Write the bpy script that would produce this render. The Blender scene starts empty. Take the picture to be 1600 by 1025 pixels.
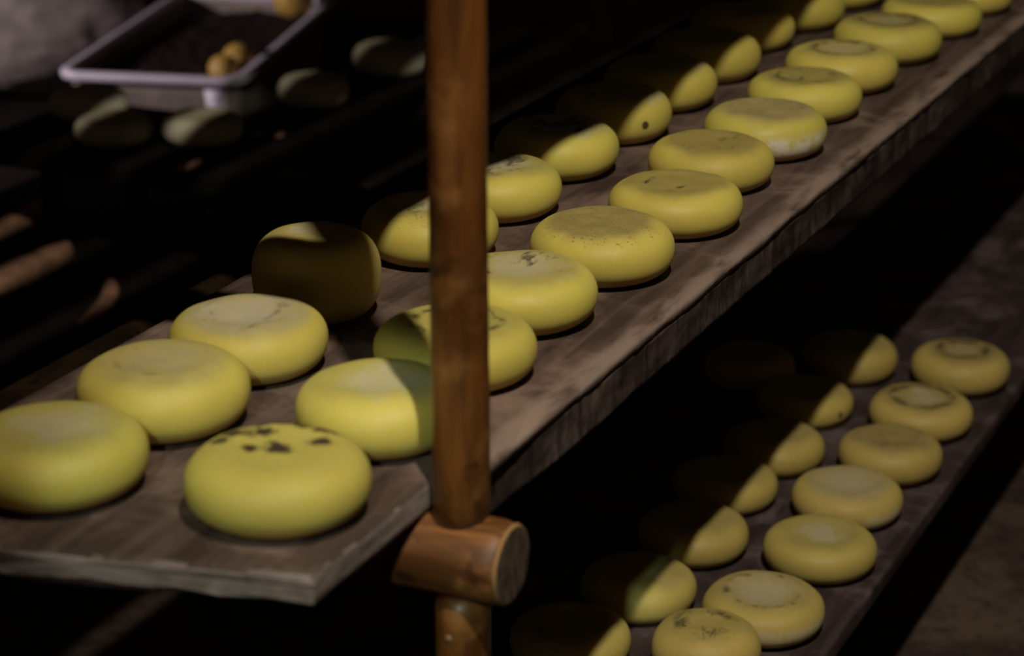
import bpy, bmesh, math, random
from mathutils import Vector, noise, Matrix

# ------------------------------------------------------------------ camera, world, lamps
S = bpy.context.scene
COL = S.collection
EYE = 1.65                                    # lens height above the earth floor; the shelf runs along +Y
cam_d = bpy.data.cameras.new('camera')
cam = bpy.data.objects.new('camera', cam_d); COL.objects.link(cam)
cam.location = (0, 0, EYE)
cam.rotation_euler = (math.radians(70), 0, math.radians(25.17))
cam_d.sensor_width = 36; cam_d.lens = 81
cam_d.clip_start = .05
cam_d.dof.use_dof = True
cam_d.dof.focus_distance = 2.45
cam_d.dof.aperture_fstop = 4.2
S.camera = cam

w = bpy.data.worlds.new('world'); S.world = w; w.use_nodes = True
w.node_tree.nodes['Background'].inputs[0].default_value = (1, .75, .5, 1)
w.node_tree.nodes['Background'].inputs[1].default_value = .021
S.view_settings.view_transform = 'Standard'
S.view_settings.look = 'None'
S.view_settings.exposure = 0
S.view_settings.gamma = 1


def spot(name, loc, aim, power, color, half, blend, size):
    d = bpy.data.lights.new(name, 'SPOT'); d.energy = power; d.color = color
    d.spot_size = 2 * math.radians(half); d.spot_blend = blend; d.shadow_soft_size = size
    o = bpy.data.objects.new(name, d); COL.objects.link(o); o.location = loc
    o.rotation_euler = (Vector(aim) - Vector(loc)).to_track_quat('-Z', 'Y').to_euler()
    return o


spot('ceiling_lamp', (.14, .52, EYE + 1.92), (-.86, 2.75, .75), 325, (1, .97, .84), 26, .75, .035)
spot('near_lamp', (-.26, -.50, EYE + .55), (-.868, 1.405, .90), 82, (.78, 1, .90), 5.0, .4, .02)
spot('crate_lamp', (-4.2, 2.4, 1.30), (-2.90, 4.40, .45), 160, (1, .88, .92), 13.5, .3, .06)

# ------------------------------------------------------------------ helpers


def nz(p, s=1.0, seed=0.0):
    return noise.noise(Vector((p[0] * s + seed * 7.31, p[1] * s - seed * 3.7, p[2] * s + seed * 1.9)))


def tag(o, label=None, cat=None, group=None, kind=None):
    if label: o['label'] = label
    if cat: o['category'] = cat
    if group: o['group'] = group
    if kind: o['kind'] = kind
    return o


def obj(name, bm, mat, parent=None, loc=(0, 0, 0), rz=0.0, smooth=True):
    me = bpy.data.meshes.new(name)
    bmesh.ops.recalc_face_normals(bm, faces=bm.faces)
    bm.to_mesh(me); bm.free()
    if smooth:
        for p in me.polygons: p.use_smooth = True
    me.materials.append(mat)
    o = bpy.data.objects.new(name, me); COL.objects.link(o)
    o.location = loc; o.rotation_euler = (0, 0, rz)
    if parent: o.parent = parent
    return o


def empty(name, loc, rz=0.0):
    o = bpy.data.objects.new(name, None); COL.objects.link(o)
    o.location = loc; o.rotation_euler = (0, 0, rz)
    return o


def loft(rings, cap=True, bm=None):
    """closed rings (lists of points, same count) joined into one skin"""
    bm = bm or bmesh.new()
    vs = [[bm.verts.new(p) for p in r] for r in rings]
    n = len(rings[0])
    for a, b in zip(vs, vs[1:]):
        for i in range(n):
            bm.faces.new((a[i], a[(i + 1) % n], b[(i + 1) % n], b[i]))
    if cap:
        for r, ring in ((vs[0], rings[0]), (vs[-1], rings[-1])):
            c = Vector((0, 0, 0))
            for p in ring: c += Vector(p)
            cv = bm.verts.new(c / n)
            for i in range(n): bm.faces.new((r[i], r[(i + 1) % n], cv))
    return bm


def tube(p0, p1, r0, r1, n=32, m=40, wob=.03, seed=0, round_end=.0, bumps=()):
    """a log or pole: irregular round section, slightly wandering radius; bumps = (t, angle, size, height)"""
    p0, p1 = Vector(p0), Vector(p1)
    ax = (p1 - p0).normalized()
    u = ax.orthogonal().normalized(); v = ax.cross(u)
    L = (p1 - p0).length
    rings = []
    ts = [0, .0015 / L, .006 / L] + [.012 / L + (1 - .024 / L) * i / m for i in range(m + 1)] + [1 - .006 / L, 1 - .0015 / L, 1]
    for t in ts:
        c = p0.lerp(p1, t); r = r0 + (r1 - r0) * t
        e = min(t, 1 - t) * L
        k = 1 - round_end * max(0, 1 - e / .012) ** 2
        ring = []
        for i in range(n):
            a = 2 * math.pi * i / n
            d = u * math.cos(a) + v * math.sin(a)
            q = 1 + wob * nz(tuple(d * .8 + ax * t * L * 9), 1, seed) + wob * .4 * nz(tuple(d * 2 + ax * t * L * 30), 1, seed + 3)
            for (bt, ba, bs, bh) in bumps:
                da = (a - ba + math.pi) % (2 * math.pi) - math.pi
                dd = ((t - bt) * L / bs) ** 2 + (da * r / bs) ** 2
                q += bh / r * math.exp(-dd)
            ring.append(c + d * r * k * q)
        rings.append(ring)
    return loft(rings)


def box_bm(x0, x1, y0, y1, z0, z1, bev=.003, bm=None):
    bm = bm or bmesh.new()
    r = bmesh.ops.create_cube(bm, size=1)
    for v in r['verts']:
        v.co = Vector(((x0 + x1) / 2 + v.co.x * (x1 - x0), (y0 + y1) / 2 + v.co.y * (y1 - y0), (z0 + z1) / 2 + v.co.z * (z1 - z0)))
    if bev:
        es = {e for v in r['verts'] for e in v.link_edges}
        bmesh.ops.bevel(bm, geom=list(es), offset=bev, segments=2, affect='EDGES', profile=.6)
    return bm


# ------------------------------------------------------------------ materials
class N:
    def __init__(s, name):
        s.m = bpy.data.materials.new(name); s.m.use_nodes = True
        s.t = s.m.node_tree; s.b = s.t.nodes['Principled BSDF']
        s.co = s.t.nodes.new('ShaderNodeTexCoord').outputs['Object']

    def new(s, k, **kw):
        n = s.t.nodes.new(k)
        for a, b in kw.items(): setattr(n, a, b)
        return n

    def put(s, sock, v):
        if isinstance(v, bpy.types.NodeSocket): s.t.links.new(v, sock)
        elif isinstance(v, (tuple, list)) and len(v) == 3 and sock.type == 'RGBA': sock.default_value = (*v, 1)
        else: sock.default_value = v

    def math(s, op, a, b=0.0, c=None, clamp=False):
        n = s.new('ShaderNodeMath', operation=op, use_clamp=clamp)
        s.put(n.inputs[0], a); s.put(n.inputs[1], b)
        if c is not None: s.put(n.inputs[2], c)
        return n.outputs[0]

    def step(s, v, a, b):
        n = s.new('ShaderNodeMapRange', interpolation_type='SMOOTHSTEP')
        s.put(n.inputs['Value'], v); n.inputs['From Min'].default_value = a; n.inputs['From Max'].default_value = b
        return n.outputs[0]

    def mapping(s, scale=(1, 1, 1), loc=(0, 0, 0), rot=(0, 0, 0)):
        n = s.new('ShaderNodeMapping'); s.t.links.new(s.co, n.inputs[0])
        n.inputs['Scale'].default_value = scale; n.inputs['Location'].default_value = loc; n.inputs['Rotation'].default_value = rot
        return n.outputs[0]

    def noise(s, vec, scale, detail=3, rough=.55, dist=0.0):
        n = s.new('ShaderNodeTexNoise'); s.put(n.inputs['Vector'], vec)
        n.inputs['Scale'].default_value = scale; n.inputs['Detail'].default_value = detail
        n.inputs['Roughness'].default_value = rough; n.inputs['Distortion'].default_value = dist
        return n.outputs['Fac']

    def mix(s, f, a, b):
        n = s.new('ShaderNodeMix', data_type='RGBA')
        s.put(n.inputs['Factor'], f); s.put(n.inputs['A'] if False else n.inputs[6], a); s.put(n.inputs[7], b)
        return n.outputs[2]

    def bump(s, h, strength=.3, dist=.002):
        n = s.new('ShaderNodeBump'); s.put(n.inputs['Height'], h)
        n.inputs['Strength'].default_value = strength; n.inputs['Distance'].default_value = dist
        s.t.links.new(n.outputs[0], s.b.inputs['Normal'])

    def done(s, col=None, rough=.6, spec=.3):
        if col is not None: s.put(s.b.inputs['Base Color'], col)
        s.put(s.b.inputs['Roughness'], rough)
        s.b.inputs['Specular IOR Level'].default_value = spec
        return s.m


def board_wood(name, dark, mid, light, edge=None, grain=(26, 2.2, 26), saw=None, seed=0, spec=.2):
    """rough sawn board; edge = (x0, x1): paler worn strip where the local x passes x0..x1"""
    n = N(name)
    mp = n.mapping(grain, (seed, seed * 2.3, 0))
    g = n.noise(mp, 1.6, 5, .6, .6)
    blot = n.noise(n.co, 7 + seed * .3, 4, .6, .4)
    fine = n.noise(n.co, 90, 3, .7)
    c = n.mix(n.step(g, .34, .66), dark, mid)
    c = n.mix(n.math('MULTIPLY', n.step(blot, .46, .70), .85), c, light)
    c = n.mix(n.math('MULTIPLY', n.step(fine, .52, .75), .35), c, dark)
    h = n.math('ADD', n.math('MULTIPLY', g, .7), n.math('MULTIPLY', fine, .35))
    if edge:
        sx = n.new('ShaderNodeSeparateXYZ'); n.t.links.new(n.co, sx.inputs[0])
        e = n.math('ADD', sx.outputs[0], n.math('MULTIPLY', n.math('SUBTRACT', blot, .5), .035))
        f = n.math('MULTIPLY', n.step(e, edge[0], edge[1]), n.step(n.noise(n.mapping((30, 7, 30)), 1.3, 4), .30, .55))
        c = n.mix(n.math('MULTIPLY', f, .85), c, edge[2])
    if saw:
        st = n.noise(n.mapping(saw[0], (0, 0, seed), saw[2] if len(saw) > 2 else (0, 0, 0)), 1.5, 4, .65, .3)
        c = n.mix(n.math('MULTIPLY', n.step(st, .42, .66), saw[1]), c, tuple(x * .28 for x in dark))
        h = n.math('ADD', h, n.math('MULTIPLY', st, .8))
    n.bump(h, .55, .003)
    return n.done(c, .72, spec)


def bark_wood(name, dark, mid, light, axis, rough=.38, spec=.5, seed=0, scale=1.0, coat=0.0):
    n = N(name)
    sc = [26 * scale] * 3; sc[axis] = 3.2 * scale
    g = n.noise(n.mapping(tuple(sc), (seed, seed, seed)), 1.3, 4, .6, .5)
    b = n.noise(n.co, 16 * scale, 3, .55, .3)
    c = n.mix(n.step(g, .36, .64), dark, mid)
    c = n.mix(n.math('MULTIPLY', n.step(b, .5, .7), .8), c, light)
    d2 = n.noise(n.mapping((30 * scale, 30 * scale, 30 * scale), (seed * 3, 1, 4)), 1, 3, .6)
    c = n.mix(n.math('MULTIPLY', n.step(d2, .58, .72), .7), c, tuple(x * .35 for x in dark))
    n.bump(n.math('ADD', g, n.math('MULTIPLY', b, .6)), .35, .003)
    n.b.inputs['Coat Weight'].default_value = coat
    n.b.inputs['Coat Roughness'].default_value = .3
    return n.done(c, n.math('ADD', n.math('MULTIPLY', b, .35), rough - .15), spec)


def plain(name, col, rough=.6, spec=.3, var=.25, scale=20, bump=.15, dark=None):
    n = N(name)
    f = n.noise(n.co, scale, 4, .6)
    c = n.mix(n.step(f, .35, .7), dark or tuple(x * (1 - var) for x in col), col)
    if bump: n.bump(f, bump, .004)
    return n.done(c, rough, spec)


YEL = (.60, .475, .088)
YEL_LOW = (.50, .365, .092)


BLOTS = [(-.0478, .0111, .0090, 1), (-.0279, .0235, .0080, 1.2), (-.0494, -.0059, .0070, 1), (-.0193, -.0107, .0066, 1), (-.0006, .0010, .0085, 1.1),
         (-.0290, .0562, .0060, 1.5), (-.0056, .0581, .0085, 1.8), (.0166, .0564, .0100, 1.3), (.0248, .0260, .0066, 1.3), (-.039, .0400, .004, 1)]


def cheese_mat(name, R, T, seed, tint=YEL, top=(.36, .27, .10), topf=.6, pale=0., pale_r=.6, pale_o=(0, 0), dark=0., dark_s=30., ring=None,
               blot=0., side=0., speck=0.):
    n = N(name)
    sx = n.new('ShaderNodeSeparateXYZ'); n.t.links.new(n.co, sx.inputs[0])
    x, y, z = sx.outputs
    off = (seed * 1.7, seed * .9, seed * .3)
    mp = n.mapping((1, 1, 1), off)
    big = n.noise(mp, 14, 3, .55)
    med = n.noise(mp, 45, 4, .6)
    fin = n.noise(mp, 170, 3, .7)
    r = n.math('SQRT', n.math('ADD', n.math('MULTIPLY', x, x), n.math('MULTIPLY', y, y)))
    rr = n.math('DIVIDE', r, R)
    topm = n.math('MULTIPLY', n.step(z, T * .74, T * .96), n.step(n.math('ADD', rr, n.math('MULTIPLY', n.math('SUBTRACT', big, .5), .35)), .92, .62))
    c = n.mix(n.step(big, .3, .7), tuple(k * .9 for k in tint), tint)
    c = n.mix(n.math('MULTIPLY', n.step(fin, .5, .8), .18), c, (.66, .60, .36))
    # waxy pale dust low on the side, as the wheels were turned
    c = n.mix(n.math('MULTIPLY', n.math('MULTIPLY', n.step(z, T * .42, T * .12), n.step(med, .42, .68)), .45), c, (.55, .46, .26))
    # browner rind band low on the side, amber shade of the foot painted in
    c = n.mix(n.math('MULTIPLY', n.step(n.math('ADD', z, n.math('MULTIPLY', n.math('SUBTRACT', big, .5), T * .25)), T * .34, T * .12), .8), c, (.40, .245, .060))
    c = n.mix(n.math('MULTIPLY', topm, topf), c, n.mix(n.step(med, .35, .65), tuple(k * .8 for k in top), top))
    if side:
        sm = n.math('MULTIPLY', n.math('MULTIPLY', n.step(z, T * .72, T * .5), n.step(z, T * .08, T * .3)), n.step(n.math('SUBTRACT', n.math('MULTIPLY', x, .6), y), R * .30, R * .75))
        c = n.mix(n.math('MULTIPLY', n.math('MULTIPLY', sm, n.step(med, .32, .55)), side), c, (.72, .62, .46))
    if pale:
        dx = n.math('SUBTRACT', x, pale_o[0] * R); dy = n.math('SUBTRACT', y, pale_o[1] * R)
        d = n.math('DIVIDE', n.math('SQRT', n.math('ADD', n.math('MULTIPLY', dx, dx), n.math('MULTIPLY', dy, dy))), R)
        pm = n.step(n.math('ADD', d, n.math('MULTIPLY', n.math('SUBTRACT', med, .5), 1.1)), pale_r * 1.1, pale_r * .35)
        pm = n.math('MULTIPLY', pm, n.step(z, T * .8, T * .9))
        c = n.mix(n.math('MULTIPLY', n.math('MULTIPLY', pm, pale * .8), n.math('ADD', .35, n.math('MULTIPLY', fin, .9)), clamp=True), c, (.56, .47, .34))
    if ring:
        a = n.math('SUBTRACT', 1.0, n.math('DIVIDE', n.math('ABSOLUTE', n.math('SUBTRACT', n.math('ADD', rr, n.math('MULTIPLY', n.math('SUBTRACT', big, .5), .2)), ring[0])), ring[1]), clamp=True)
        rm = n.math('MULTIPLY', n.math('MULTIPLY', a, n.step(med, ring[3], ring[3] + .16)), n.step(z, T * .72, T * .82))
        c = n.mix(n.math('MULTIPLY', rm, ring[2], clamp=True), c, (.055, .035, .018))
    if dark:
        dm = n.step(n.noise(n.mapping((1, .55, 1), off, (0, 0, seed)), dark_s, 5, .68, .4), .54, .66)
        dm = n.math('MULTIPLY', n.math('MULTIPLY', dm, n.step(z, T * .86, T * .95)), n.step(rr, .74, .5))
        c = n.mix(n.math('MULTIPLY', dm, dark), c, (.05, .035, .02))
    if blot:
        # dry dark brown blotches scattered over the top
        wob = n.new('ShaderNodeTexNoise'); wob.inputs['Scale'].default_value = 130; wob.inputs['Detail'].default_value = 3
        n.t.links.new(n.co, wob.inputs['Vector'])
        for (bx, by, br, asp) in BLOTS:
            dx = n.math('DIVIDE', n.math('SUBTRACT', x, bx), asp); dy = n.math('SUBTRACT', y, by)
            d = n.math('DIVIDE', n.math('SQRT', n.math('ADD', n.math('MULTIPLY', dx, dx), n.math('MULTIPLY', dy, dy))), br)
            d = n.math('ADD', n.math('MULTIPLY', d, .85), n.math('MULTIPLY', n.math('SUBTRACT', wob.outputs['Fac'], .5), 2.4))
            c = n.mix(n.math('MULTIPLY', n.math('MULTIPLY', n.step(d, 1.35, .55), n.step(z, T * .6, T * .7)), blot), c, (.06, .035, .022))
    if speck:
        sp = n.math('MULTIPLY', n.step(n.noise(mp, 330, 2, .6), .60, .68), n.step(z, T * .78, T * .9))
        c = n.mix(n.math('MULTIPLY', sp, speck), c, (.06, .045, .02))
    n.bump(n.math('ADD', n.math('MULTIPLY', med, .7), n.math('MULTIPLY', fin, .3)), .16, .002)
    b = n.b
    b.inputs['Subsurface Weight'].default_value = .55
    b.inputs['Subsurface Radius'].default_value = (1, .42, .10)
    b.inputs['Subsurface Scale'].default_value = .022
    return n.done(c, n.math('ADD', .42, n.math('MULTIPLY', med, .25)), .32)


M = {}
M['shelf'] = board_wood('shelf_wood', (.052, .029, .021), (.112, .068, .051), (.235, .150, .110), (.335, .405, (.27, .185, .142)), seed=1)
M['apron'] = board_wood('edge_plank_wood', (.036, .021, .016), (.090, .057, .045), (.17, .118, .095), None, (60, 6, 14), ((34, 34, 7), .7, (.75, 0, 0)), seed=4)
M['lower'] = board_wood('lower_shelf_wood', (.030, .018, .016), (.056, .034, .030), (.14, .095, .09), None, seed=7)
M['bark'] = plain('bark_strip', (.030, .014, .010), .8, .2, .5, 60, .5)
M['dark'] = plain('unlit_dark_wood', (.012, .008, .006), .85, .1, .4, 20, .3)  # near-black wood, the unlit gloom is put into the colour
M['floor'] = None


def floor_mat():
    n = N('earth_floor')
    a = n.noise(n.co, 5, 5, .65, .5); b = n.noise(n.co, 38, 4, .7); d = n.noise(n.co, 160, 2, .6)
    c = n.mix(n.step(a, .38, .66), (.045, .028, .020), (.11, .070, .050))
    c = n.mix(n.math('MULTIPLY', n.step(b, .55, .72), .6), c, (.16, .115, .085))
    c = n.mix(n.math('MULTIPLY', n.step(b, .46, .32), .7), c, (.022, .013, .009))
    n.bump(n.math('ADD', b, n.math('MULTIPLY', d, .4)), .6, .01)
    return n.done(c, .9, .15)


M['floor'] = floor_mat()
M['wall'] = plain('dark_wall', (.020, .014, .010), .9, .1, .4, 6, .3)  # very dark mottled brown
M['post'] = bark_wood('varnished_post', (.065, .021, .004), (.160, .052, .008), (.27, .108, .026), 2, .40, .5, 3, 1.0, .15)
M['log'] = bark_wood('varnished_log', (.080, .025, .006), (.25, .090, .020), (.46, .20, .064), 0, .52, .35, 5, 1.3, .0)
M['rail'] = bark_wood('dark_rail', (.006, .003, .001), (.014, .007, .003), (.02, .01, .004), 1, .95, .05, 9)


def endgrain_mat():
    n = N('sawn_log_end')
    sx = n.new('ShaderNodeSeparateXYZ'); n.t.links.new(n.co, sx.inputs[0])
    r = n.math('SQRT', n.math('ADD', n.math('MULTIPLY', sx.outputs[1], sx.outputs[1]), n.math('MULTIPLY', sx.outputs[2], sx.outputs[2])))
    ring = n.math('SINE', n.math('ADD', n.math('MULTIPLY', r, 1300), n.math('MULTIPLY', n.noise(n.co, 40), 9)))
    f = n.noise(n.mapping((1, 120, 30)), 1.5, 4, .6)
    c = n.mix(n.step(f, .35, .65), (.050, .030, .019), (.12, .078, .052))
    c = n.mix(n.math('MULTIPLY', n.step(ring, .2, .9), .25), c, (.06, .035, .02))
    c = n.mix(n.step(r, .0315, .0345), c, (.30, .15, .05))
    n.bump(f, .4, .002)
    return n.done(c, .7, .2)


M['logend'] = endgrain_mat()

# ------------------------------------------------------------------ the setting
bm = bmesh.new()
bmesh.ops.create_grid(bm, x_segments=160, y_segments=160, size=6)
for v in bm.verts:
    v.co.z = .012 * nz(v.co, 2.2) + .006 * nz(v.co, 7, 2) - .012
tag(obj('floor', bm, M['floor'], None, (-1.5, 4, 0)), kind='structure')
for nm, a in (('wall_back', (-7.5, 4.5, 9.9, 10.1, -.05, 4.2)), ('wall_left', (-7.7, -7.5, -2, 10.1, -.05, 4.2))):
    tag(obj(nm, box_bm(*a, bev=0), M['wall'], smooth=False), kind='structure')

# ------------------------------------------------------------------ shelf boards
ZU = EYE - .779           # upper board top
ZL = EYE - 1.3243         # lower board top


def board(xl, xr_fn, y0, y1, th, slant, seed, ny=240, rough=1.0, ragged=True, lip=False):
    """a thick rough board as a loft along y; local z = 0 is its top; x, y local to (0, 0)"""
    rings = []
    ys = [y0, y0 + .0015, y0 + .004, y0 + .008] + [y0 + .012 + (y1 - y0 - .02) * (i / ny) ** 1.25 for i in range(ny + 1)] + [y1]
    for j, yy in enumerate(ys):
        xr = xr_fn(yy)
        e = max(0, 1 - (yy - y0) / .008)
        inz = .005 * e * e
        pts = []
        nt = 44
        ch = .0045
        for i in range(nt + 1):                        # top, left to right
            f = i / nt
            pts.append((xl + ch + (xr - xl - 2 * ch) * f, -inz))
        for k in (.3, .65, 1): pts.append((xr - ch + ch * math.sin(k * math.pi / 2), -ch + ch * math.cos(k * math.pi / 2) - inz))
        if lip and xr > XR - .02:                      # thin overhanging lip along the plank
            for k in range(1, 4): pts.append((xr - .0006 * k, -ch - (.0125 - ch) * k / 3))
            pts += [(xr - .010, -.0130), (xr - .0165, -.0132), (xr - .0168, -th), (xr - .0175, -th + inz)]
        else:
            for k in range(1, 7): pts.append((xr, -ch - (th - 2 * ch) * k / 6))
            pts.append((xr - ch * .6, -th + inz))
        for i in range(1, 12): pts.append((xr - ch - (xr - xl - 2 * ch) * i / 12, -th + inz))
        pts.append((xl + ch, -th + inz))
        for k in range(1, 4): pts.append((xl, -th + ch + (th - 2 * ch) * k / 4))
        ring = []
        for (x, z) in pts:
            sl = slant(x) * max(0, 1 - (yy - y0) / .3)
            p = Vector((x, yy + sl, z))
            top = z > -th * .3
            p.z += .0007 * rough * nz(p, 14, seed) + .0004 * nz(p, 60, seed + 1)
            if x > xr - .012 and z > -.0128:
                p.x += .0013 * rough * nz((p.x * .2, p.y, p.z), 14, seed + 2) + .0007 * nz(p, 90, seed + 5)
                if top: p.z += -.0009 * rough * (1 + nz((0, p.y, 0), 30, seed + 4))
            if yy < y0 + .02:
                q = Vector((p.x, 0, p.z))
                p.y += .004 * rough * nz(q, 18, seed + 6) + .0018 * nz(q, 70, seed + 7)
                if not top and ragged:
                    p.z += .004 * (nz((p.x, 0, 0), 26, seed + 9) + .5 * nz((p.x, 0, 0), 70, seed + 8)) + (.010 * max(0, min(1, (-.03 - p.x) / .06)) if x < 0 else 0)
            ring.append(p)
        rings.append(ring)
    return loft(rings)


OX, OY = -1.02, 1.30                                     # base of the upper board in the room
XR = -.784 - OX


def upper_right(y):
    y = y + OY
    if y < 1.585: return -.8125 - OX
    if y < 1.592: return (-.8125 + (y - 1.585) / .007 * (.0285)) - OX
    return XR


sl_u = lambda x: (x - XR) * .235
ub = obj('shelf_board', board(-1.238 - OX, upper_right, .078, 3.15, .0275, sl_u, 3, lip=True), M['shelf'], None, (OX, OY, ZU))
tag(ub, 'thick rough brown shelf board carrying the upper two rows of cheese, sawn end facing left', 'shelf board')
# worn edge: material works in local x, so shift the strip there
for nd in ub.data.materials[0].node_tree.nodes:
    if nd.bl_idname == 'ShaderNodeMapRange' and abs(nd.inputs['From Min'].default_value - .335) < 1e-6:
        nd.inputs['From Min'].default_value = XR - .034; nd.inputs['From Max'].default_value = XR - .010

ub.data.materials.append(board_wood('sawn_end_wood', (.12, .082, .066), (.24, .170, .142), (.36, .27, .23), None, (9, 9, 40), seed=2))
for p in ub.data.polygons:
    if (p.normal.y < -.6 and p.center.y < .2) or (p.normal.x > .7 and p.center.y < .29 and p.center.x > XR - .06):
        p.material_index = 1
    if p.normal.y < -.85 and p.center.y < .2: p.use_smooth = False
# side plank nailed along the right edge of the board, beyond the post
rings = []
for i in range(261):
    y = .315 + (3.15 - .315) * (i / 260) ** 1.2
    ring = []
    ov = -.0030 - .0016 * nz((0, y, 0), 7, 5) - .0035 * math.exp(-((y - .36) / .07) ** 2)      # how far the plank hides under the lip
    prof = [(XR - .0158, -.0145), (XR - .010, -.0142), (XR + ov - .002, -.0142), (XR + ov, -.0155)]
    prof += [(XR + ov, -.0175 - .038 * k / 10) for k in range(11)]
    prof += [(XR + ov - .002, -.0572), (XR - .010, -.0578), (XR - .0158, -.0575)]
    ring = []
    for (x, z) in prof:
        q = Vector((x * .3, y, z))
        dx = .0016 * nz((0, y * 1.0, z * 2.2), 24, 1) + .0008 * nz(q, 90, 2) if x > XR - .009 else 0
        ring.append((x + dx, y, z + (.0009 * nz((0, y, 1), 9, 7) + .0004 * nz((0, y, 1), 55, 7) if z < -.05 else 0)))
    rings.append(ring)
ap = obj('edge_plank', loft(rings), M['apron'], ub)
ap['label'] = 'darker saw-marked plank along the right edge'
# strip of dark bark left under the near end
rings = []
for i in range(61):
    x = -1.232 - OX + (.295) * i / 60
    y = .078 + sl_u(x) + .004
    t = .010 * (1 - i / 60) ** .7 * (1 + .5 * nz((x, 0, 0), 40, 3)) + .001
    rings.append([(x, y + .012, -.0185), (x, y - .001, -.019), (x, y - .004, -.0235), (x, y - .002, -.0275 - t * .5), (x, y + .014, -.0275 - t * .6)])
obj('bark_strip', loft(rings), M['bark'], ub)

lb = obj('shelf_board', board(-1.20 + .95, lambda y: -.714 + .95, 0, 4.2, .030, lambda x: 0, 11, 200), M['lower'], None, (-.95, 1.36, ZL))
tag(lb, 'dark brown lower shelf board running under the upper one, half in shadow', 'shelf board')

# unseen boards added to shade the shelves, with gaps cut to leak light streaks
bm = bmesh.new()
for xa, xb, ya, yb in ((-2.75, -1.775, 0, 4.2), (-1.712, -1.635, 0, 4.2), (-1.575, -1.553, 0, 4.2), (-1.513, -1.505, 0, 4.2), (-1.445, -1.202, 0, 4.2), (-1.190, -1.135, 0, 4.2), (-1.105, -.85, 0, 4.2),
                       (-1.553, -1.513, 0, .785), (-1.553, -1.513, .85, .965), (-1.553, -1.513, 1.02, 4.2)):
    rings = []
    for i in range(60):
        y = ya + (yb - ya) * i / 59
        xe = xb + .85
        if xb == -.85: xe = -.042 * (1 - min(1, max(0, (y - .26) / .2))) + .006 * nz((0, y, 0), 3, 2)
        rings.append([(xa + .85, y, 0), (xa + .85, y, -.03), (xe, y, -.03), (xe, y, 0)])
    loft(rings, True, bm)
box_bm(-2.2, .006, -.128, -.058, -.030, 0, 0, bm)                 # added strip at the near end, shades the tall wheel
tag(obj('shade_boards', bm, M['dark'], None, (-.850, 1.70, EYE - .255), smooth=False), kind='structure')

# ------------------------------------------------------------------ posts, logs
PX, PY = -.785, 1.572
zlog = ZU - .0275 - .036
post = obj('rack_post', tube((0, 0, 0), (-.004, 0, .92), .0240, .0232, 40, 70, .045, 4, .35,
           ((.06, 4.4, .012, .0020), (.30, 4.2, .012, .0022), (.52, 4.4, .015, .0018), (.16, 5.2, .012, -.0016))), M['post'], None, (PX, PY, zlog + .031))
tag(post, 'upright varnished brown pole standing on the log end, in front of the cheeses', 'post')
lp = obj('rack_post', tube((0, 0, 0), (0, 0, zlog - .034), .0245, .0238, 36, 50, .04, 8, .3), M['post'], None, (PX, PY, 0))
kn = bmesh.new(); bmesh.ops.create_uvsphere(kn, u_segments=16, v_segments=10, radius=.0036)
for v in kn.verts: v.co.y *= .5
obj('knot', kn, plain('pale_knot', (.22, .13, .07), .5, .4), lp, (-.0015, -.0238, zlog - .068))
tag(lp, 'short varnished brown pole below the log end, marked with a pale knot', 'post')

lg = obj('cross_log', tube((-.545, 0, -.004), (0, 0, 0), .033, .0365, 44, 50, .05, 2, .10), M['log'], None, (-.741, PY, zlog))
tag(lg, 'round orange-brown log lying across under the near end of the upper shelf', 'log')
r = []
for rad, x in ((.0350, .0004), (.0335, .0032), (.031, .0036), (.022, .0030), (.010, .0034)):
    r.append([(x + .0005 * nz((rad * 30, math.cos(a), math.sin(a)), 2), rad * math.cos(a) * (1 + .035 * nz((math.cos(a), math.sin(a), 0), 1.2)), rad * math.sin(a) * (1 + .035 * nz((math.cos(a), math.sin(a), 0), 1.2))) for a in [2 * math.pi * i / 44 for i in range(44)]])
e = obj('sawn_end', loft(r), M['logend'], lg); e['label'] = 'flat sawn end with a pale rim'
rl = obj('side_rail', tube((0, 0, 0), (0, 3.4, 0), .022, .021, 24, 90, .06, 6, .2), M['rail'], None, (-1.266, 1.31, ZU - .026))
tag(rl, 'dark round rail running along the left edge of the upper shelf', 'rail')

# ------------------------------------------------------------------ cheeses


def cheese_bm(R, T, seed, dish=.0015, boxy=2.2, core=.62, seg=72):
    rs = T * core; rc = R - rs
    prof = []
    for k in range(1, 9):                                          # underside
        prof.append((rc * k / 8, 0.0))
    m = 22
    for k in range(1, m):
        ph = -math.pi / 2 + math.pi * k / m
        c, s = math.cos(ph), math.sin(ph)
        prof.append((rc + rs * c ** (2 / boxy), T / 2 + T / 2 * math.copysign(abs(s) ** (2 / boxy), s)))
    for k in range(8, 0, -1):
        f = k / 8
        prof.append((rc * f, T - dish * (1 - f ** 3)))
    bm = bmesh.new()
    rings = []
    tx, ty = .02 * nz((seed, 0, 0), 1.3), .02 * nz((0, seed, 0), 1.7)
    for (r, z) in prof:
        ring = []
        for i in range(seg):
            a = 2 * math.pi * i / seg
            x, y = r * math.cos(a), r * math.sin(a)
            q = 1 + .013 * nz((math.cos(a), math.sin(a), z * 6), .9, seed)
            zz = z + (z / T) * (tx * x + ty * y) + (z / T) * .0016 * nz((x, y, 0), 26, seed)
            ring.append((x * q, y * q, max(zz, 0)))
        rings.append(ring)
    return loft(rings, True, bm)


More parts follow.
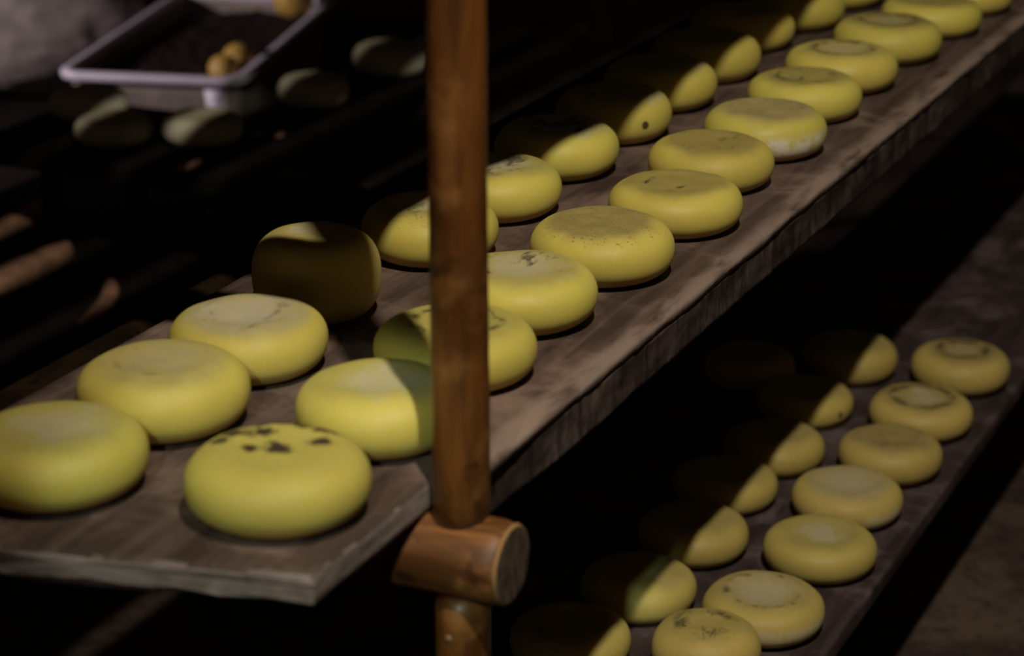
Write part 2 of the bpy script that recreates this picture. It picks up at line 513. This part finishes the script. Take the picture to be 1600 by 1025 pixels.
UP = dict(
    R1=(-.894, 1.460, .0756, .0571), R2=(-.894, 1.632, .0733, .0569), R3=(-.903, 1.798, .0766, .0535), R4=(-.912, 1.963, .0763, .0567),
    R5=(-.896, 2.130, .0764, .0589), R6=(-.887, 2.319, .0756, .0512), R7=(-.910, 2.493, .0751, .0532), R8=(-.899, 2.655, .0766, .0569),
    R9=(-.911, 2.847, .0755, .0542), R10=(-.914, 3.015, .0776, .0556), R11=(-.906, 3.211, .0781, .0570), R12=(-.894, 3.404, .0763, .0513),
    R13=(-.887, 3.583, .0734, .0500),
    L1=(-1.086, 1.426, .0766, .0572), L2=(-1.084, 1.583, .0768, .0609), L3=(-1.088, 1.733, .0750, .0560), L4=(-1.105, 1.892, .0650, .0854),
    L5=(-1.089, 2.109, .0745, .0586), L6=(-1.093, 2.283, .0754, .0578), L7=(-1.098, 2.464, .0759, .0597), L8=(-1.099, 2.644, .0748, .0606),
    L9=(-1.105, 2.819, .0764, .0596), L10=(-1.105, 2.993, .0768, .0609), L11=(-1.122, 3.192, .0775, .0576), L12=(-1.097, 3.359, .0769, .0600),
    L13=(-1.086, 3.539, .0779, .0590))
LO = dict(
    B1=(-.798, 3.352, .0764, .0612), B2=(-.804, 3.147, .0768, .0553), B3=(-.800, 2.973, .0740, .0571), B4=(-.812, 2.807, .0760, .0510),
    B5=(-.795, 2.636, .0745, .0515), B6=(-.805, 2.443, .0758, .0510), B7=(-.826, 2.298, .0645, .0720),
    A1=(-.969, 3.322, .0754, .0599), A2=(-.979, 3.126, .0737, .0480), A3=(-.961, 2.934, .0730, .0510), A4=(-.980, 2.782, .0736, .0480),
    A5=(-.961, 2.609, .0730, .0520), A6=(-.967, 2.433, .0728, .0515), A7=(-.990, 2.271, .0735, .0480), A0=(-1.10, 3.22, .072, .055))

BRN, OLV, GRY = (.26, .18, .07), (.35, .28, .085), (.38, .31, .20)
P = dict(
    R1=dict(blot=1., topf=.15, seed=2), R2=dict(pale=.8, pale_r=.62, pale_o=(.15, .0), top=OLV, topf=.4),
    R3=dict(ring=(.52, .10, 1.0, .46), top=OLV, topf=.5), R4=dict(pale=.8, pale_r=.62, dark=.85, dark_s=42),
    R5=dict(top=(.33, .24, .085), topf=.85, speck=.6), R6=dict(dark=.9, dark_s=34, top=BRN, topf=.6),
    R7=dict(dark=.75, dark_s=30, top=BRN, topf=.6), R8=dict(side=.95, top=(.36, .25, .13), topf=.75, dark=.4),
    R9=dict(dark=.9, dark_s=38, top=BRN, topf=.6, ring=(.5, .12, .6, .45)), R10=dict(pale=.55, pale_r=.5, ring=(.52, .12, .8, .40), topf=.5),
    R11=dict(pale=.5, pale_r=.45, ring=(.5, .14, .75, .38), top=BRN, topf=.6), R12=dict(top=BRN, topf=.6), R13=dict(),
    L1=dict(pale=.75, pale_r=.62, pale_o=(.1, 0), ring=(.62, .12, .5, .55), top=OLV, topf=.5), L2=dict(top=(.40, .31, .13), topf=.65, pale=.35, pale_r=.55, ring=(.5, .1, .5, .55)),
    L3=dict(pale=.9, pale_r=.70, dark=.5, dark_s=34, top=GRY, topf=.6), L4=dict(pale=.6, pale_r=.4, pale_o=(-.2, .2), top=BRN, topf=.5, tint=(.56, .42, .12)),
    L5=dict(pale=.6, pale_r=.6, dark=.6, dark_s=40, speck=.5, top=BRN, topf=.4), L6=dict(pale=.8, pale_r=.62, dark=.8, dark_s=32),
    L7=dict(pale=.75, pale_r=.65, pale_o=(.2, 0), dark=.9, dark_s=30), L8=dict(pale=.7, pale_r=.5, pale_o=(.45, 0), dark=.8, dark_s=40),
    L9=dict(pale=.5, pale_r=.5, pale_o=(.4, 0)), L10=dict(), L11=dict(), L12=dict(), L13=dict(),
    B1=dict(ring=(.48, .16, .95, .40), pale=.35, pale_r=.35, top=BRN, topf=.6), B2=dict(ring=(.56, .12, .95, .36), pale=.7, pale_r=.45, top=BRN, topf=.5),
    B3=dict(top=(.34, .24, .09), topf=.85, dark=.25), B4=dict(pale=.5, pale_r=.62, top=GRY, topf=.5, side=.3), B5=dict(pale=.75, pale_r=.5, top=OLV, topf=.5),
    B6=dict(pale=.7, pale_r=.68, ring=(.6, .1, .9, .50), side=.35), B7=dict(dark=.85, dark_s=36, ring=(.45, .16, .8, .45), top=OLV, topf=.5),
    A1=dict(), A2=dict(), A3=dict(), A4=dict(), A5=dict(), A6=dict(), A7=dict(dark=.6), A0=dict())
LAB = dict(
    R1='yellow cheese wheel with dark brown blotches on top, on the upper shelf\'s near corner',
    R2='bright yellow cheese wheel with chalky top behind the blotched one, partly hidden by the post',
    R3='yellow cheese wheel with a dark arc on top, showing on both sides of the post',
    R4='yellow cheese wheel with a mouldy speckled pale top, right of the post',
    R5='yellow cheese wheel with a flat brown dusty top, second right of the post',
    R6='yellow cheese wheel with dark streaked top, just behind the brown dusty topped one',
    R7='brown mottled cheese wheel between the dark streaked wheel and the white smeared one',
    R8='cheese wheel with a white smear along its front side, on the upper shelf',
    R9='yellow cheese wheel with blackish mottling on top, just behind the white smeared wheel',
    R10='yellow cheese wheel with a pale ring on top, second behind the white smeared wheel',
    R11='yellow cheese wheel with a sunken brown ring on top, third behind the white smeared wheel',
    R12='yellow cheese wheel next to last in the right upper row, touching the top edge',
    R13='last cheese wheel of the right upper row, mostly cut off by the top edge',
    L1='yellow cheese wheel with a chalky top at the left edge, nearest of the left row',
    L2='yellow cheese wheel with a dull olive top, second of the left upper row',
    L3='yellow cheese wheel with a grey mouldy top, beside the tall shaded one',
    L4='tall narrow cheese wheel standing in the shadow of the post',
    L5='cheese wheel with a speckled greyish top, left row, partly hidden behind the post',
    L6='fully lit cheese wheel with white streaked top, just right of the post, left row',
    L7='half shaded cheese wheel with white creased top, first shaded one right of the post',
    L8='half shaded cheese wheel with a brown pit on its right side, upper shelf',
    L9='half shaded cheese wheel with a pinkish pale top corner, behind the pitted one',
    L10='half shaded plain yellow cheese wheel, fourth shaded one right of the post',
    L11='half shaded plain yellow cheese wheel, fifth shaded one right of the post',
    L12='plain lit cheese wheel at the top edge, left upper row just behind the shaded ones',
    L13='cheese wheel showing only its lower front at the top edge, last of the left row',
    B1='cheese wheel with a dark blotch ringing its top, farthest of the lower right row',
    B2='cheese wheel with a dark ring around a pale centre, second farthest of the lower right',
    B3='cheese wheel with an evenly brown dull top, third farthest of the lower right row',
    B4='cheese wheel with greyish pale top, fourth farthest of the lower right row',
    B5='cheese wheel with a small white patch on top, lower shelf, fifth of the right row',
    B6='cheese wheel with broad pale top and short dark marks, next to nearest, lower right',
    B7='smaller cheese wheel with brown mottled top, cut by the bottom edge of the picture',
    A1='half shaded cheese wheel farthest back in the lower left row',
    A2='half shaded cheese wheel with a brown spot, second farthest in the lower left row',
    A3='half shaded cheese wheel third from the far end of the lower left row',
    A4='half shaded cheese wheel in the middle of the lower left row',
    A5='half shaded cheese wheel third from the near end of the lower left row',
    A6='half shaded cheese wheel next to nearest in the lower left row',
    A7='mostly shaded cheese wheel nearest in the lower left row, cut by the bottom edge',
    A0='cheese wheel wholly in the dark under the upper shelf, left of the half shaded ones')
rnd = random.Random(4)
i = 0
for S_, z, grp in ((UP, ZU, 'cheese wheels on the upper shelf'), (LO, ZL, 'cheese wheels on the lower shelf')):
    for k, (x, y, R, T) in S_.items():
        i += 1
        pr = dict(P[k]); sd = pr.pop('seed', i * 1.37)
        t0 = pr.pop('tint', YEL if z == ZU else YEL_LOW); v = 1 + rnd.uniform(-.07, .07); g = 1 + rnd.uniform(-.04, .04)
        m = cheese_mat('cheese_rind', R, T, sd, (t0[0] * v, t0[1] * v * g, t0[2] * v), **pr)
        o = obj('cheese_wheel', cheese_bm(R, T, i * 2.1, .0006 if k in ('L4', 'R5', 'R1') else .003 if k in ('R10', 'R11', 'B1', 'B2', 'L3', 'B6') else .0016,
                2.4 if k == 'L4' else 2.2, .42 if k == 'L4' else .62), m, None, (x, y, z + .0006))
        tag(o, LAB[k], 'cheese', grp)
        if k in ('L8', 'A2'):                                          # brown pit on the right side
            a = math.radians(-35 if k == 'L8' else -25)
            b = bmesh.new(); bmesh.ops.create_uvsphere(b, u_segments=14, v_segments=10, radius=.006)
            for vv in b.verts: vv.co.x *= .25
            q = obj('pit', b, plain('brown_pit', (.10, .05, .02), .7, .2), o, (math.cos(a) * (R - .0012), math.sin(a) * (R - .0012), T * .5), a)
            q['label'] = 'brown pit'

# ------------------------------------------------------------------ background on the left: second rack, crate, sack
LX = -2.30
dk = empty('back_rack', (LX, 3.10, 0))
tag(dk, 'dark rack in the left background with a few cheeses in the gloom', 'rack')
HZ = EYE - 1.12
obj('deck', box_bm(-.33, .22, .155, .515, HZ - .035, HZ, .004), M['dark'], dk)
obj('deck', box_bm(.02, .22, .52, 1.45, HZ - .035, HZ, .004), M['dark'], dk)
obj('lower_deck', box_bm(-.52, .16, -.55, .82, .29, EYE - 1.324, .004), M['dark'], dk)
for (x, y) in ((-.18, .20), (.17, .20), (-.18, .47), (.12, 1.38)):
    obj('leg', tube((x, y, 0), (x, y, HZ - .034), .018, .018, 16, 10, .04, x + y), M['dark'], dk)

pc = (.72, .62, .46)
BG = [('c1', -2.238, 3.44, .075, .055, 'dim pale cheese wheel below the corner of the white crate'),
      ('c2', -2.190, 3.76, .070, .060, 'dim cheese wheel with a lit left rim below the long side of the crate'),
      ('c3', -2.176, 4.05, .078, .065, 'dim cheese wheel with a bright crescent rim close to the left of the post'),
      ('c4', -2.385, 3.37, .072, .050, 'barely lit cheese wheel left of the one below the crate corner'),
      ('c5', -2.53, 3.50, .075, .055, 'nearly black cheese wheel at the far left under the grey sack')]
for k, x, y, R, T, lab in BG:
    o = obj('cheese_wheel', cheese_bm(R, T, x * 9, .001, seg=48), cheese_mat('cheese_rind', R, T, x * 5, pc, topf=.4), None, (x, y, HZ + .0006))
    tag(o, lab, 'cheese', 'cheese wheels in the left background')

# white plastic crate, seen over its front right corner
CW, CL, CH = .40, .86, .22
cz = EYE - 1.17 - CH
st = obj('crate_stand', box_bm(-1.30, .05, -.03, 1.6, 0, cz, .006), M['dark'], None, (-2.545, 4.06, 0), math.radians(15.5))
tag(st, 'dark low bench carrying the white crate and the grey sack in the background', 'bench')


def rrect(x0, x1, y0, y1, z, r, n=6):
    pts = []
    for cx, cy, a0 in ((x1 - r, y0 + r, -90), (x1 - r, y1 - r, 0), (x0 + r, y1 - r, 90), (x0 + r, y0 + r, 180)):
        for k in range(n + 1):
            a = math.radians(a0 + 90 * k / n)
            pts.append((cx + r * math.cos(a), cy + r * math.sin(a), z))
    return pts


cr = empty('plastic_crate', (-2.545, 4.06, cz), math.radians(15.5))
tag(cr, 'white plastic crate with a thick rim and round yellow produce, left background', 'crate')
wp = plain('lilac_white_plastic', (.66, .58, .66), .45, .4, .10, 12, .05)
dp = plain('shaded_plastic', (.30, .24, .20), .55, .3, .35, 9, .05)  # same white plastic, the body's shade put into the colour
ins = lambda d, z, r: rrect(-CW + d, -d, d, CL - d, z, r)
rings = [ins(.045, 0, .03), ins(.03, .004, .035), ins(.012, CH * .8, .045), ins(.010, CH - .008, .045), ins(.014, CH - .008, .042), ins(.034, .012, .033), ins(.05, .010, .03)]
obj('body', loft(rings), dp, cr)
rings = [ins(.012, CH - .020, .045), ins(-.004, CH - .020, .05), ins(-.009, CH - .014, .055), ins(-.009, CH - .004, .055), ins(-.004, CH, .05), ins(.012, CH, .042), ins(.016, CH - .005, .04), ins(.016, CH - .018, .04)]
obj('rim', loft(rings + [rings[0]], False), wp, cr)['label'] = 'lit lilac white rim'
b = bmesh.new()
for k in range(3):
    a = -20 - 25 * k
rings = []
for z, wd in ((CH - .022, .050), (CH * .66, .040), (CH * .5, .024), (CH * .28, .020), (.012, .018)):
    d = .0115 + (.03 - .0115) * (1 - z / CH)
    rings.append([(-.058 - wd * .5, d - .004, z), (-.058 + wd * .5, d - .004, z), (-.058 + wd * .5, d + .004, z), (-.058 - wd * .5, d + .004, z)])
obj('corner_rib', loft(rings), wp, cr)['label'] = 'lit white rib below the corner'

POT = [(-.072, .13, .205, .034, 'round yellow fruit in the crate, left of the pair'), (-.062, .21, .21, .036, 'round yellow fruit in the crate, right of the pair'),
       (-.078, .74, .238, .050, 'yellow fruit behind the crate rim at the top edge')]
pm = plain('yellow_skin', (.60, .36, .07), .5, .4, .35, 30, .1)
for k, (x, y, z, r_, lab) in enumerate(POT):
    b = bmesh.new(); bmesh.ops.create_uvsphere(b, u_segments=32, v_segments=20, radius=r_)
    for v in b.verts:
        n_ = v.co.normalized()
        v.co *= 1 + .06 * nz(n_, 1.6, k) - .10 * max(0, n_.z - .93) * 6
    p = cr.matrix_basis @ Vector((x, y, z))
    M_ = Matrix.Translation(cr.location) @ Matrix.Rotation(math.radians(15.5), 4, 'Z')
    p = M_ @ Vector((x, y, z - r_))
    for v in b.verts: v.co.z += r_
    tag(obj('yellow_fruit', b, pm, None, p), lab, 'fruit', 'fruit in the crate')
b = bmesh.new()
bmesh.ops.create_grid(b, x_segments=36, y_segments=70, size=.5)
for v in b.verts:
    v.co.x = v.co.x * (CW - .085) - CW / 2; v.co.y = v.co.y * (CL - .085) + CL / 2
    v.co.z = CH * .80 + .012 * abs(nz((v.co.x, v.co.y, 0), 26, 4)) + .006 * nz((v.co.x, v.co.y, 0), 60, 1)
ob_ = obj('produce_heap', b, plain('dark_red_husks', (.022, .008, .005), .7, .3, .5, 40, .3), None, M_ @ Vector((0, 0, 0)), math.radians(15.5))
tag(ob_, 'dark reddish husks filling the crate under the yellow fruit', 'husks', None, 'stuff')

# grey sack, far left top
b = bmesh.new(); bmesh.ops.create_icosphere(b, subdivisions=5, radius=1)
for v in b.verts:
    n_ = v.co.normalized()
    q = 1 + .13 * nz(n_, 1.7, 3) + .07 * abs(nz(n_, 4.5, 8)) + .02 * nz(n_, 11, 5)
    v.co = Vector((n_.x * .30 * q, n_.y * .22 * q, max(-.0, .16 + n_.z * .17 * q)))
sack = obj('sack', b, plain('grey_sackcloth', (.26, .22, .20), .85, .1, .35, 14, .3), None, (-3.44, 4.52, 0), .5)
sack.location.z = cz
tag(sack, 'crumpled greyish sack lying at the top left corner of the picture', 'sack')

# pale rag hanging beyond the shelf
b = bmesh.new()
bmesh.ops.create_grid(b, x_segments=30, y_segments=50, size=.5)
for v in b.verts:
    t = v.co.y + .5
    wd = .11 * (.35 + .9 * t)
    x = v.co.x * wd - .05 * math.sin(t * 3.0) * (1 - t)
    v.co = Vector((x, .02 * math.sin(x * 90 + 2 * nz((x, t, 0), 3)) + .012 * nz((x, t, 0), 14), t * .22))
bmesh.ops.solidify(b, geom=list(b.faces), thickness=.003)
rag = obj('cloth_rag', b, plain('grey_cloth', (.32, .25, .25), .9, .1, .3, 20, .2), None, (-1.90, 4.50, HZ))
tag(rag, 'dim grey rag hanging in the dark behind the upper shelf', 'rag')

# pieces added on the back rack in place of slivers of light
LIT_WOOD = plain('lit_board_brown', (.36, .18, .11), .8, .2, .4, 26, .4)  # brown of a lit board, for the added light slivers
LZ = EYE - 1.324
SL = [(-2.262, 2.72, .20, .045, .030, 'short added sliver of light at the left picture edge, lowest of the four', 8),
      (-2.225, 3.09, .23, .032, .018, 'thin curved added sliver of light beside the dark rail', -22),
      (-2.425, 3.14, .25, .075, .045, 'thick reddish added sliver of light at the left edge', 2),
      (-2.63, 3.40, .26, .060, .030, 'greyish added sliver of light above the thick reddish one', -5)]
for k, (x, y, L, wd, th, lab, rz) in enumerate(SL):
    rings = []
    for j in range(25):
        t = j / 24 * 2 - 1
        e = max(.06, (1 - abs(t) ** 3.5)) ** .5
        bend = (.018 if k == 1 else .004) * t * t
        ring = []
        for q in range(20):
            a = 2 * math.pi * q / 20
            px = math.cos(a) * wd / 2 * e; pz = th / 2 + math.sin(a) * th / 2 * (.7 + .3 * e)
            f = 1 + .12 * nz((px * 20, t * 2, pz * 20), 1, k + 5)
            ring.append((px * f - bend, t * L / 2, max(0, pz * f)))
        rings.append(ring)
    tag(obj('light_sliver', loft(rings), LIT_WOOD, None, (x, y, LZ + .0005), math.radians(-rz)), lab, 'light patch', 'light slivers on the back rack')
for k, (x, y, L, lab) in enumerate(((-2.165, 3.295, .075, 'small added fleck of light in the darkness above the tall shaded cheese'), (-2.131, 3.53, .035, 'tiny added fleck of light in the darkness left of the post'))):  # added flecks that stand for spots of light on the deck
    rings = []
    for j in range(9):
        t = j / 8 * 2 - 1
        e = max(.1, 1 - t * t) ** .5
        rings.append([(math.cos(a) * .010 * e, t * L / 2, .005 + math.sin(a) * .005 * e) for a in [2 * math.pi * q / 10 for q in range(10)]])
    tag(obj('light_fleck', loft(rings), LIT_WOOD, None, (x, y, HZ + .0004), math.radians(12)), lab, 'wood chip', 'light flecks on the back rack')
